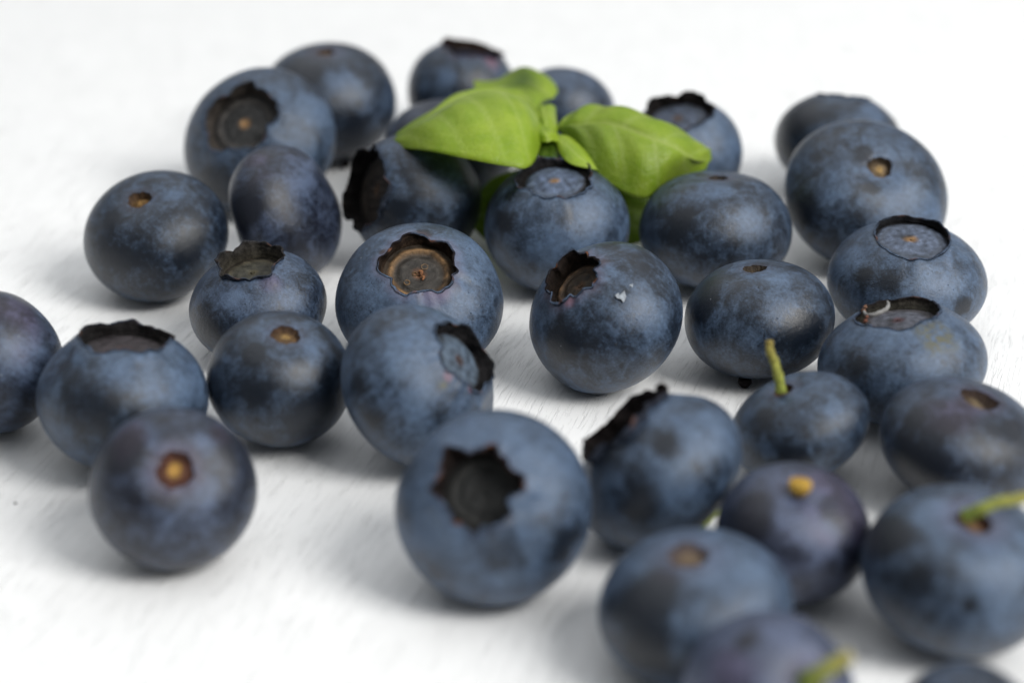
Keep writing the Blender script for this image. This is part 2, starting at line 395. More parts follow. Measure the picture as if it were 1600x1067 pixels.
def mat_leaf():
    m, t, b, out = nt_new('basil_leaf')
    g = G(t)
    tc = g.n('ShaderNodeTexCoord')
    v = g.mapping(tc.outputs['Object'], (1000, 1000, 1000))
    a = g.attr('tone')
    sep = g.n('ShaderNodeSeparateColor')
    g.put(sep.inputs[0], a.outputs['Color'])
    n1 = g.noise(v, .30, 4, .6, .3)
    n2 = g.noise(v, 2.6, 5, .7)
    col = g.mix(g.ramp(g.math('ADD', g.math('MULTIPLY', n1, .75), g.math('MULTIPLY', n2, .25)), .30, .70), (.27, .42, .020), (.40, .53, .050))
    col = g.mix(g.math('MULTIPLY', sep.outputs[0], .75), col, (.56, .66, .20))       # veins, paler
    col = g.mix(sep.outputs[1], col, (.055, .115, .010))                             # darker tips and folds; shade painted in on the lower leaves
    col = g.mix(g.math('MULTIPLY', g.ramp(n2, .62, .75), .12), col, (.10, .21, .012))
    g.put(b.inputs['Base Color'], col)
    b.inputs['Roughness'].default_value = .36
    b.inputs['Specular IOR Level'].default_value = .4
    net = g.voro(v, .95, 'DISTANCE_TO_EDGE')
    nv = g.ramp(net.outputs['Distance'], .0, .09, 1.0, 0.0)
    col = g.mix(g.math('MULTIPLY', nv, .16), col, (.50, .60, .15))
    g.put(b.inputs['Base Color'], col)
    nrm = g.bump(g.math('ADD', g.math('MULTIPLY', g.math('SUBTRACT', n2, g.math('MULTIPLY', nv, .5)), .6), g.math('MULTIPLY', g.noise(v, .9, 3), 1.0)), .5, .00022)
    g.put(b.inputs['Normal'], nrm)
    tr = g.n('ShaderNodeBsdfTranslucent')
    g.put(tr.inputs['Color'], g.mix(.5, col, (.46, .60, .04)))
    mx = g.n('ShaderNodeMixShader')
    mx.inputs[0].default_value = .38
    t.links.new(b.outputs[0], mx.inputs[1])
    t.links.new(tr.outputs[0], mx.inputs[2])
    t.links.new(mx.outputs[0], out.inputs['Surface'])
    return m


def mat_board():
    m, t, b, out = nt_new('white_painted_wood')
    g = G(t)
    tc = g.n('ShaderNodeTexCoord')
    az = math.radians(18.0)                 # grain runs away from the viewer, to the right
    v = g.mapping(tc.outputs['Object'], (1000, 1000, 1000), (0, 0, az))
    wv = g.noise(v, .05, 2)
    wo = g.n('ShaderNodeCombineXYZ')
    g.put(wo.inputs[0], g.math('MULTIPLY', wv, 1.6))
    vw = g.vadd(v, wo.outputs[0])
    va = g.mapping(vw, (1.8, .06, 1))
    vb = g.mapping(vw, (3.1, .085, 1))
    n1 = g.noise(va, 1.0, 2, .5, .15)
    n2 = g.noise(vb, 1.0, 2, .5, .1)
    # thin raised and sunk strokes where the noise crosses a level
    c1 = g.math('ABSOLUTE', g.math('SUBTRACT', n1, .5))
    s1 = g.ramp(c1, .003, .016, 1.0, 0.0)
    br = g.ramp(g.noise(g.mapping(vw, (2.3, .17, 1)), 1.0, 2, .5), .47, .58)
    s1 = g.math('MULTIPLY', s1, br)
    c2 = g.math('ABSOLUTE', g.math('SUBTRACT', n2, .53))
    s2 = g.ramp(c2, .003, .02, 1.0, 0.0)
    br2 = g.ramp(g.noise(g.mapping(vw, (2.0, .2, 3)), 1.0, 2, .5), .47, .60)
    s2 = g.math('MULTIPLY', s2, br2)
    soft = g.noise(vb, .6, 3, .6)
    h = g.math('ADD', g.math('MULTIPLY', s1, -.8), g.math('MULTIPLY', s2, .55))
    h = g.math('ADD', h, g.math('MULTIPLY', soft, .02))
    h = g.math('ADD', h, g.math('MULTIPLY', g.noise(v, 2.5, 3), .05))
    nrm = g.bump(h, .8, .00008)
    col = g.mix(g.noise(v, .03, 3), (.85, .855, .855), (.865, .865, .862))
    g.put(b.inputs['Base Color'], col)
    b.inputs['Roughness'].default_value = .55
    g.put(b.inputs['Normal'], nrm)
    return m


SKIN = mat_skin()
CROWN = mat_vertex('dried_calyx', .85, .00025, 1.6, .65, .12)
DISC = mat_vertex('calyx_floor', .55, .0002, 1.4, .5, .4)
SCAR = mat_vertex('stem_scar', .6, .0003, 2.2, .55, .4)
STALK = mat_vertex('green_stalk', .6, .0003, 1.6, .5, .4)
LEAFM = mat_leaf()
BOARD = mat_board()
PALE = mat_vertex('pale_peel', .7, .0001, 2, .3, .3)


# ------------------------------------------------------------------ the board
def build_board():
    W, D0, D1, TH, r = 900.0, -420.0, 1150.0, 22.0, 2.0
    prof = [(0, 0)]
    ring = []
    for (ins, z) in ((r, 0.0), (r * .3, -r * .3), (0.0, -r), (0.0, -TH)):
        ring.append([(-W + ins, D0 + ins, z), (W - ins, D0 + ins, z), (W - ins, D1 - ins, z), (-W + ins, D1 - ins, z)])
    verts = [p for q in ring for p in q]
    faces = [(0, 1, 2, 3), (15, 14, 13, 12)]
    for i in range(3):
        for j in range(4):
            faces.append((i * 4 + j, (i + 1) * 4 + j, (i + 1) * 4 + (j + 1) % 4, i * 4 + (j + 1) % 4))
    o = mesh_obj('tabletop', verts, faces, BOARD, smooth=False)
    o['kind'] = 'structure'
    o['label'] = 'white painted wooden board with fine embossed grain under the berries'
    return o


build_board()

# ------------------------------------------------------------------ blueberries
NPHI = 144
PHI = np.linspace(0, 2 * math.pi, NPHI, endpoint=False)


def ragged(seed, freqs=((3, .4), (5, .5), (8, .45), (13, .38), (21, .20), (37, .08))):
    r = np.random.RandomState(seed)
    x = np.zeros(NPHI)
    for k, a in freqs:
        x += a * np.sin(k * PHI + r.uniform(0, 6.28))
    return x


def lobes(phase, n=5, p=.8):
    return np.abs(np.cos((PHI - phase) * n / 2)) ** p


def ease(x, a, b):
    t = np.clip((x - a) / (b - a), 0, 1)
    return t * t * (3 - 2 * t)


def berry_skin(a, q, c, rot, edge_rho, lip, lipw, dimple, bottom, seed, patches, halo, lump=1.25, top_ring=None):
    """skin from the opening edge (radius edge_rho(phi), mm) to the opposite pole; returns verts, faces, colours, edge"""
    th0 = np.arcsin(np.clip(edge_rho / a, 0, .95))
    NT = 92
    s = np.linspace(0, 1, NT) ** 1.35
    TH = th0[None, :] + (math.pi - .001 - th0[None, :]) * s[:, None]
    ct, st = np.cos(TH), np.sin(TH)
    # berries are a little flattened at both poles
    prof = 1 - .065 * np.abs(ct) ** 5
    x = a * st * np.cos(PHI)[None, :]
    y = a * st * np.sin(PHI)[None, :]
    z = a * q * ct * prof
    d = np.stack([st * np.cos(PHI), st * np.sin(PHI), ct], -1)
    nrm = np.stack([x / a ** 2, y / a ** 2, z / (a * q) ** 2], -1)
    nrm /= np.linalg.norm(nrm, axis=-1)[..., None]
    disp = lump * a * (.012 * Wob(seed, 2.0)(d) + .004 * Wob(seed + 1, 4.5)(d) + .0012 * Wob(seed + 2, 11)(d))
    dt = (TH - th0[None, :])
    lipn = lip * (1 + .35 * ragged(seed + 5, ((2, .6), (5, .7), (8, .4))))
    disp = disp + lipn[None, :] * np.exp(-(dt / lipw) ** 2)
    Pr = (np.stack([x, y, z], -1) @ np.array(rot).T)
    for kd, e, r in patches:
        if kd == 'd':
            dd = np.linalg.norm(Pr - np.array(e), axis=-1) / (r * 1.25)
            disp = disp - .16 * r * np.exp(-dd ** 2) * np.clip(dt / .25, 0, 1)
    disp = disp - dimple[0] * np.exp(-(TH / dimple[1]) ** 2)
    disp = disp - bottom[0] * np.exp(-((math.pi - TH) / bottom[1]) ** 2)
    # fine puckers that run away from the opening
    disp = disp + .006 * a * np.exp(-dt / .35) * ragged(seed + 9, ((7, .5), (11, .5), (16, .5), (23, .3)))[None, :] * (lipw > .1)
    P = np.stack([x, y, z], -1) + nrm * disp[..., None]
    V = P.reshape(-1, 3)
    F = grid_faces(NT, NPHI, True)
    base = (NT - 1) * NPHI
    F.append(tuple(base + j for j in range(NPHI - 1, -1, -1)))
    # colours
    Pw = V @ np.array(rot).T
    wear_shade = np.zeros((len(V), 3))
    stain = np.zeros((len(V), 3))
    pert = Wob(seed + 20, .5)(V) * .55 + Wob(seed + 21, 1.5)(V) * .35
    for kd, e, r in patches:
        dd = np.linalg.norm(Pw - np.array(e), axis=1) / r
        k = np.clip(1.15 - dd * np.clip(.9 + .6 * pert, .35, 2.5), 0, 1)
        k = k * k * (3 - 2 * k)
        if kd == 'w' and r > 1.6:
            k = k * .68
        if kd in 'wW':  # rubbed bloom; the strong patches also paint in left-side shade
            wear_shade[:, 0] = np.maximum(wear_shade[:, 0], k)
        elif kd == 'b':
            wear_shade[:, 1] = np.maximum(wear_shade[:, 1], k)
        elif kd == 'p':
            wear_shade[:, 2] = np.maximum(wear_shade[:, 2], k * .9)
        elif kd == 'r':
            stain[:, 0] = np.maximum(stain[:, 0], k)
        elif kd == 'o':
            stain[:, 1] = np.maximum(stain[:, 1], k)
    dtv = dt.reshape(-1)
    wear_shade[:, 1] = np.maximum(wear_shade[:, 1], halo[0] * np.exp(-(dtv / .28) ** 2))
    stain[:, 0] = np.maximum(stain[:, 0], halo[1] * np.exp(-(dtv / halo[2]) ** 2))
    stain[:, 0] = np.where(stain[:, 0] < .01, 0, stain[:, 0])
    return V, F, wear_shade, stain, P[0], nrm[0]


def crown_mesh(edge, nrm, H, flare, depth, seed, tip, base, phase, wallc, th=.13, lobe=.75, curl=0.0, tipmix=.0, near=None, brn=.5, rag=.24, thin=.88, asym=(0, 0)):
    """ragged dried calyx: outer face up to a torn edge, over it and down the inner wall"""
    rad = edge.copy()
    rad[:, 2] = 0
    rad /= np.linalg.norm(rad, axis=1)[:, None]
    L = lobes(phase)
    asy = np.clip(1 + asym[0] * np.cos(PHI - asym[1]), .05, None)
    h = H * ((1 - lobe) + lobe * L) * asy * (1 + rag * ragged(seed)) + H * .08
    h = np.clip(h, H * .06, None)
    fl = flare + .22 * ragged(seed + 3, ((2, .5), (5, .6), (8, .5), (13, .3)))
    up = np.array([0, 0, 1.0])
    d = nrm * .35 + up[None, :] * .75 + rad * fl[:, None]
    d /= np.linalg.norm(d, axis=1)[:, None]
    rows, tones = [], []
    NO = 5
    for i in range(NO):
        s = i / (NO - 1)
        p = edge + d * (h * s)[:, None] + rad * (curl * h * s * s)[:, None] + nrm * (.05 * math.sin(s * 3.1))
        p = p + rad * (.07 * Wob(seed + i, 3)(edge * .9))[:, None] * s
        rows.append(p)
        k = ease(np.array(s), .15, .95)
        tones.append(np.tile(np.array(base) * (1 - k) + np.array(tip) * k, (NPHI, 1)))
    tipc = np.array(tip)
    zed = edge[:, 2]
    zf = zed.mean() - depth
    r_e = np.linalg.norm(edge[:, :2], axis=1)
    NI = 9
    top = rows[-1] - rad * th + up * .02
    rows.append(top)
    tones.append(np.tile(tipc * 1.1, (NPHI, 1)))
    # weathered rim: parts of the torn edge keep the blue-grey bloom, others are brown
    wn = np.clip(.5 + .75 * ragged(seed + 81, ((2, .7), (3, .6), (7, .5), (13, .4))), 0, 1)[:, None] * tipmix
    wn = np.clip(wn + near[:, None] * min(1, tipmix * 1.6), 0, .92)
    br = np.clip(ragged(seed + 82, ((4, .7), (9, .6), (15, .5))) - .55, 0, 1)[:, None] * brn
    for q_ in (NO - 2, NO - 1, NO):
        tones[q_] = tones[q_] * (1 - wn) + np.array((.068, .096, .148)) * wn
        tones[q_] = tones[q_] * (1 - br) + np.array((.12, .052, .028)) * br
    bot = np.stack([rad[:, 0] * r_e.mean() * thin, rad[:, 1] * r_e.mean() * thin, np.full(NPHI, zf)], -1)
    mid = edge - rad * (th * 1.2) - up * (.10)
    for i in range(1, NI + 1):
        s = i / NI
        if s < .45:
            p = top * (1 - s / .45) + mid * (s / .45)
        else:
            k = (s - .45) / .55
            p = mid * (1 - k) + bot * k
        p = p + rad * (.05 * Wob(seed + 40 + i, 1.3)(edge))[:, None]
        rows.append(p)
        k = s ** .8
        tones.append(np.tile(tipc * (1 - k) + np.array(wallc) * k, (NPHI, 1)) * (1 + .25 * Wob(seed + 60 + i, 1.6)(edge))[:, None])
    V = np.concatenate(rows)
    T = np.clip(np.concatenate(tones), .001, 1)
    F = grid_faces(len(rows), NPHI, True, flip=True)
    return V, F, T, zf, r_e.mean() * thin


def disc_mesh(r, z, seed, colors, dome=.0, ring=.0, rough=.05, extra=None):
    """round floor of the calyx; colors = (centre, field, rim ring, outer)"""
    NR = 22
    rr = np.linspace(.02, 1.03, NR)
    V, T = [], []
    c0, c1, c2, c3 = [np.array(c) for c in colors]
    w = Wob(seed, 2.2)
    w2 = Wob(seed + 7, 5.5)
    for k in rr:
        xy = np.stack([np.cos(PHI) * k * r, np.sin(PHI) * k * r, np.zeros(NPHI)], -1)
        n = w(xy)
        n2 = w2(xy)
        kk = k + .03 * n
        zz = z + dome * (1 - k * k) + ring * np.exp(-((kk - .82) / .07) ** 2) - ring * .7 * np.exp(-((kk - .66) / .08) ** 2) \
            + ring * .5 * np.exp(-((kk - .5) / .06) ** 2) + rough * (.6 * n + .4 * n2) * (1 - .6 * k) - .12 * np.exp(-(k / .10) ** 2)
        xy[:, 2] = zz
        V.append(xy)
        f1 = ease(kk, .06, .26)
        f2 = np.exp(-((kk - .80) / .085) ** 2)
        f3 = ease(kk, .86, .98)
        col = c0[None] * (1 - f1)[:, None] + c1[None] * f1[:, None]
        col = col * (1 - f2)[:, None] + c2[None] * f2[:, None]
        col = col * (1 - f3)[:, None] + c3[None] * f3[:, None]
        col = col * (1 + .28 * n2 + .15 * n)[:, None]
        T.append(col)
    V = np.concatenate(V)
    T = np.clip(np.concatenate(T), .001, 1)
    F = grid_faces(NR, NPHI, True)
    F.append(tuple(range(NPHI)))
    return V, F, T


def nub_mesh(r, z, h, seed, col, col2):
    """small dried stub: a lumpy low mound with a hollow"""
    NR, K = 9, 28
    ph = np.linspace(0, 2 * math.pi, K, endpoint=False)
    V, T = [], []
    w = Wob(seed, 2.5 / max(r, .2))
    for i in range(NR):
        k = i / (NR - 1)
        rr = r * (.06 + .94 * k)
        xy = np.stack([np.cos(ph) * rr, np.sin(ph) * rr, np.zeros(K)], -1)
        n = w(xy)
        xy[:, 0] *= 1 + .15 * n
        xy[:, 1] *= 1 + .15 * n
        xy[:, 2] = z + h * (1 - k ** 3) * (1 + .25 * n) - h * .55 * np.exp(-(k / .3) ** 2) - .1 * k
        V.append(xy)
        T.append(np.array(col)[None] * (1 - k) + np.array(col2)[None] * k + np.zeros((K, 3)))
    F = grid_faces(NR, K, True)
    F.append(tuple(range(K)))
    return np.concatenate(V), F, np.concatenate(T)


def scar_mesh(edge, r, depth, seed, cols):
    """cup left by the stalk: wall going in, rough brown floor with a lighter core"""
    wallc, floorc, corec = [np.array(c) for c in cols]
    rad = edge.copy(); rad[:, 2] = 0
    rad /= np.linalg.norm(rad, axis=1)[:, None]
    rows, T = [], []
    z0 = edge[:, 2].mean()
    re = np.linalg.norm(edge[:, :2], axis=1)
    w = Wob(seed, 2.6 / r * 1.2)
    for i in range(6):
        s = i / 5
        p = edge - rad * (re * .22 * s ** 1.4)[:, None]
        p[:, 2] = edge[:, 2] * (1 - s) + (z0 - depth) * s + .03 * math.sin(s * 3)
        rows.append(p)
        T.append(np.tile(wallc * (1 - .4 * s) + floorc * .4 * s, (NPHI, 1)))
    for i in range(1, 12):
        k = 1 - i / 11.5
        xy = np.stack([rad[:, 0] * re * .78 * k, rad[:, 1] * re * .78 * k, np.zeros(NPHI)], -1)
        n = w(xy)
        xy[:, 2] = z0 - depth + depth * .45 * (1 - k * k) * (1 + .4 * n) + .10 * r * n * (.2 + k) - .12 * r * math.exp(-(k / .2) ** 2)
        rows.append(xy)
        f = ease(np.full(NPHI, k) + .16 * n, .22, .62)
        T.append(corec[None] * (1 - f)[:, None] + floorc[None] * f[:, None])
    V = np.concatenate(rows)
    F = grid_faces(len(rows), NPHI, True, flip=True)
    F.append(tuple((len(rows) - 1) * NPHI + j for j in range(NPHI)))
    return V, F, np.clip(np.concatenate(T), .001, 1)


BLUE = (.07, .095, .15)
DBLUE = (.030, .042, .062)
BLK = (.006, .005, .005)
DBR = (.020, .014, .010)
BRN = (.075, .040, .020)
TAN = (.24, .135, .055)
GRY = (.045, .042, .040)

# calyx styles: rc radius/a, H crown height, flare, depth, disc colours ...
CAL = {
    'B': dict(rc=.47, H=0.22, flare=-.25, depth=1.5, cols=(TAN, (.022, .022, .022), (.045, .04, .036), (.018, .016, .015)), tip=(.026, .023, .022), wall=(.05, .042, .036), star=.07, rag=.06, lip=.26, phase=.4, dome=.1, ring=.12, asym=(.7, .7, .7)),
    'E': dict(rc=.50, H=0.60, flare=.25, depth=1.2, cols=(BRN, DBR, DBR, BLK), tip=(.020, .008, .008), wall=DBR, star=.06, rag=.06, lip=.22, phase=1.0, asym=(.5, 0, -1)),
    'H': dict(rc=.56, H=0.80, flare=.40, depth=1.1, cols=(BRN, DBR, DBR, BLK), tip=(.006, .005, .005), wall=BLK, star=.06, rag=.07, lip=.22, phase=.2),
    'I': dict(rc=.50, H=0.29, flare=.05, depth=.50, cols=(TAN, BLUE, (.06, .08, .115), (.012, .013, .016)), tip=(.020, .020, .024), wall=BLK, star=.06, rag=.06, lip=.20, phase=.9, dome=.34, asym=(.8, .6, .8), thin=.82),
    'K': dict(rc=.54, H=0.50, flare=.05, depth=.7, cols=(BRN, (.055, .07, .105), (.035, .042, .055), BLK), tip=(.012, .010, .010), wall=BLK, star=.04, rag=.05, lip=.20, phase=.3, dome=.25, asym=(.8, .3, 1)),
    'L': dict(rc=.40, H=0.19, flare=.2, depth=.8, cols=(BRN, DBLUE, DBLUE, BLK), tip=(.03, .034, .042), wall=BLK, star=.04, rag=.06, lip=.12, phase=.3, rough=.6),
    'N': dict(rc=.48, H=0.29, flare=.0, depth=.42, cols=(TAN, (.075, .095, .14), (.055, .068, .095), (.010, .010, .012)), tip=(.008, .008, .010), wall=(.008, .008, .009), star=.012, rag=.018, lip=.26, phase=1.9, dome=.34, lobe=.35, asym=(.9, .45, .9), thin=.96),  # inner wall near black: shade of the recess painted in
    'O': dict(brn=.9, rc=.45, H=0.19, flare=-.35, depth=1.25, thin=.95, cols=((.16, .07, .03), (.030, .026, .022), (.17, .095, .038), (.030, .020, .012)), tip=(.012, .008, .008), wall=(.030, .019, .012), star=.05, rag=.06, lip=.22, phase=.5, dome=.10, ring=.22, asym=(.7, .5, .8), notch=((.1, -1, -.22, .42), (.7, -.7, -.12, .3), (1, -.15, .12, .12))),
    'P': dict(rc=.47, H=0.66, flare=.28, depth=1.1, cols=((.06, .05, .025), (.035, .033, .024), (.05, .042, .026), DBR), tip=(.024, .022, .022), wall=(.034, .030, .022), star=.06, rag=.06, lip=.24, phase=1.3, asym=(.30, -.6, .8)),
    'Q': dict(brn=1.2, rc=.37, H=0.32, flare=.0, depth=1.5, thin=.94, cols=((.08, .04, .018), (.028, .018, .010), (.075, .042, .02), DBR), tip=(.010, .007, .007), wall=(.014, .009, .006), star=.12, rag=.11, lip=.28, phase=.2, dome=.1, ring=.15, asym=(.7, -.8, .5)),
    'S': dict(rc=.50, H=0.24, flare=.0, depth=.75, cols=((.06, .025, .03), (.062, .066, .084), (.040, .036, .040), DBR), tip=(.012, .009, .009), wall=(.03, .028, .022), star=.03, rag=.04, lip=.26, phase=.8, dome=.16, ring=.10, asym=(.9, .3, 1)),
    'U': dict(rc=.50, H=0.25, flare=.0, depth=.95, cols=((.05, .032, .034), (.030, .024, .027), (.022, .018, .020), BLK), tip=(.012, .011, .012), wall=(.010, .009, .009), star=.05, rag=.05, lip=.30, phase=.4, dome=.05, asym=(.8, .25, 1)),
    'W': dict(rc=.43, H=0.34, flare=.0, depth=.85, cols=((.06, .04, .04), (.06, .085, .12), (.05, .07, .095), (.012, .012, .013)), tip=(.010, .010, .011), wall=(.012, .011, .012), star=.05, rag=.06, lip=.24, phase=1.6, dome=.36, asym=(.9, .6, .7), thin=.84),
    'Y': dict(brn=1.3, rc=.42, H=0.16, flare=-.45, depth=2.1, cols=((.010, .011, .011), (.008, .009, .009), (.011, .011, .010), (.005, .005, .005)), tip=(.026, .014, .011), wall=(.008, .007, .007), star=.075, rag=.105, lip=.36, phase=.25, dome=.0, ring=.1, nl=6, notch=((-1, .2, .10, .35), (.6, .8, -.10, .3), (.9, -.5, -.08, .3), (-.5, -.9, .05, .25))),  # floor colours darkened to paint in the crater's shade
    'Z': dict(rc=.52, H=1.0, flare=.22, depth=1.0, cols=(BRN, DBR, DBR, BLK), tip=(.009, .006, .006), wall=BLK, star=.05, rag=.07, lip=.24, phase=.6),
}
# stalk scars: hole radius mm, dimple (depth, width), colours wall/floor/core, pink halo
GOLD = (.34, .19, .045)
SCARS = {
    'A': dict(r=1.25, dim=(.5, .30), cols=((.05, .03, .02), (.10, .06, .03), (.10, .06, .03)), halo=(.3, .12, .15)),
    'D': dict(r=1.45, dim=(.9, .34), cols=((.045, .025, .015), (.14, .075, .02), (.24, .135, .04)), halo=(.2, .06, .1)),
    'J': dict(r=1.15, dim=(.55, .30), cols=((.030, .022, .018), (.055, .042, .026), (.10, .085, .05)), halo=(.2, .10, .10)),
    'M': dict(r=1.55, dim=(.9, .26), cols=((.035, .025, .018), (.16, .11, .06), (.36, .23, .08)), halo=(.5, .02, .1)),
    'R': dict(r=1.25, dim=(.55, .32), cols=((.030, .020, .014), (.07, .05, .02), (.16, .12, .04)), halo=(.2, .06, .08)),
    'V': dict(dep=.4, r=1.45, dim=(.55, .30), cols=((.05, .025, .014), (.10, .055, .02), (.30, .185, .06)), halo=(.2, .06, .12)),
    'X': dict(dep=.28, r=1.75, dim=(.8, .34), cols=((.05, .018, .014), (.085, .030, .015), (.40, .225, .05)), halo=(.6, .22, .13)),
    'AB': dict(r=1.8, dim=(.6, .28), cols=((.040, .022, .018), (.09, .06, .03), (.15, .11, .06)), halo=(.1, .10, .12)),
    'AE': dict(dep=.15, r=1.75, dim=(.25, .35), cols=((.055, .045, .055), (.075, .052, .045), (.15, .105, .062)), halo=(.4, .10, .2)),
    'AA': dict(r=1.05, dim=(.6, .30), cols=((.05, .02, .015), (.10, .06, .02), (.16, .12, .03)), halo=(.4, .12, .12)),
    'AC': dict(r=.95, dim=(.45, .30), cols=((.10, .05, .015), (.30, .17, .03), (.45, .27, .04)), halo=(.5, .08, .15)),
    'AD': dict(r=1.55, dim=(.8, .30), cols=((.07, .03, .02), (.13, .06, .03), (.20, .11, .04)), halo=(.4, .22, .2)),
    'AF': dict(r=1.2, dim=(.5, .30), cols=((.07, .03, .02), (.13, .06, .03), (.2, .12, .04)), halo=(.4, .2, .2)),
}
TINT = {'T': .20, 'C': .28, 'AC': .42, 'AF': .42, 'X': .26, 'AB': .12, 'P': .10, 'AG': .1, 'F': .08, 'G': .25, 'A': .05}
BLOOM = {'Y': .68, 'I': .55, 'N': .56, 'O': .62, 'W': .60, 'S': .64, 'Z': .55, 'AE': .60, 'AD': .58, 'U': .55, 'K': .62, 'M': .48, 'J': .46, 'B': .50,
         'D': .32, 'X': .30, 'A': .32, 'V': .36, 'H': .36, 'C': .36, 'Q': .46, 'R': .42, 'P': .48, 'AA': .45, 'AB': .40, 'AC': .46, 'AF': .62, 'T': .42,
         'E': .42, 'F': .50, 'G': .34, 'L': .34, 'AG': .30}
LABEL = {
    'A': 'dark blue berry at the far left back with a small brown stem scar on top',
    'B': 'large berry at back left with a wide dark open crater facing the camera',
    'C': 'tall narrow purplish berry lying on its side, no scar or crown in view',
    'D': 'leftmost berry of the back group with a tan stem scar in a slanted hole',
    'E': 'back berry with a spiky reddish crown and a pink stain, behind the basil leaves',
    'F': 'smooth back berry partly hidden behind the upper basil leaf, right of the pink stained one',
    'G': 'mostly hidden dark berry under and behind the large left basil leaf',
    'H': 'dark glossy berry under the left basil leaf with a black ragged crown facing left',
    'I': 'berry under the basil sprig with a flat blue disc inside a torn crown',
    'J': 'plain blue berry touching the right basil leaf tip, small dark stem scar on top',
    'K': 'back berry behind the right basil leaf with an upright dark crown rim',
    'L': 'dark berry at the far right back, behind the biggest right hand berry',
    'M': 'largest right hand berry with a deep stem hole showing white and brown pith',
    'N': 'right hand berry with a round blue disc inside a thin clean black rim',
    'O': 'big pale berry in the middle with a wide brown crater and tan ring',
    'P': 'small berry left of centre with a tall flared grey brown crown',
    'Q': 'round berry at centre with a torn brown crown and white flakes on its skin',
    'R': 'flat topped berry right of centre with a small stem hole and smooth dusty skin',
    'S': 'right hand berry whose grey crown holds a curled white peel',
    'T': 'purplish berry cut off by the left edge of the picture',
    'U': 'left front berry with an upright black rim round a flat purplish brown floor',
    'V': 'dark berry left of centre with a yellowish round stem scar near its top',
    'W': 'pale streaked berry with a blue disc crown turned to the right and orange bits',
    'X': 'dark front left berry with a gold stem scar in a pink ring facing the camera',
    'Y': 'biggest pale blue front berry with a dark star shaped crater facing the camera',
    'Z': 'berry behind the star cratered one with a black ragged crown tilted up left',
    'AA': 'berry with a long thin green stalk standing upright on its top',
    'AB': 'dark berry at the right edge with a torn brown stem hole, no stalk',
    'AC': 'purple tinged berry with a short round yellow stalk nub on top',
    'AD': 'large berry at the lower right edge with a green stalk reaching right',
    'AE': 'blurred front berry with a big rubbed side painted darker as shade and a dull brown scar',
    'AF': 'blurred purple berry at the bottom edge with a thick yellow green stalk',
    'AG': 'dark berry at the lower right corner, only its top showing',
}


def tone(n, c):
    return np.tile(np.array(c), (n, 1))


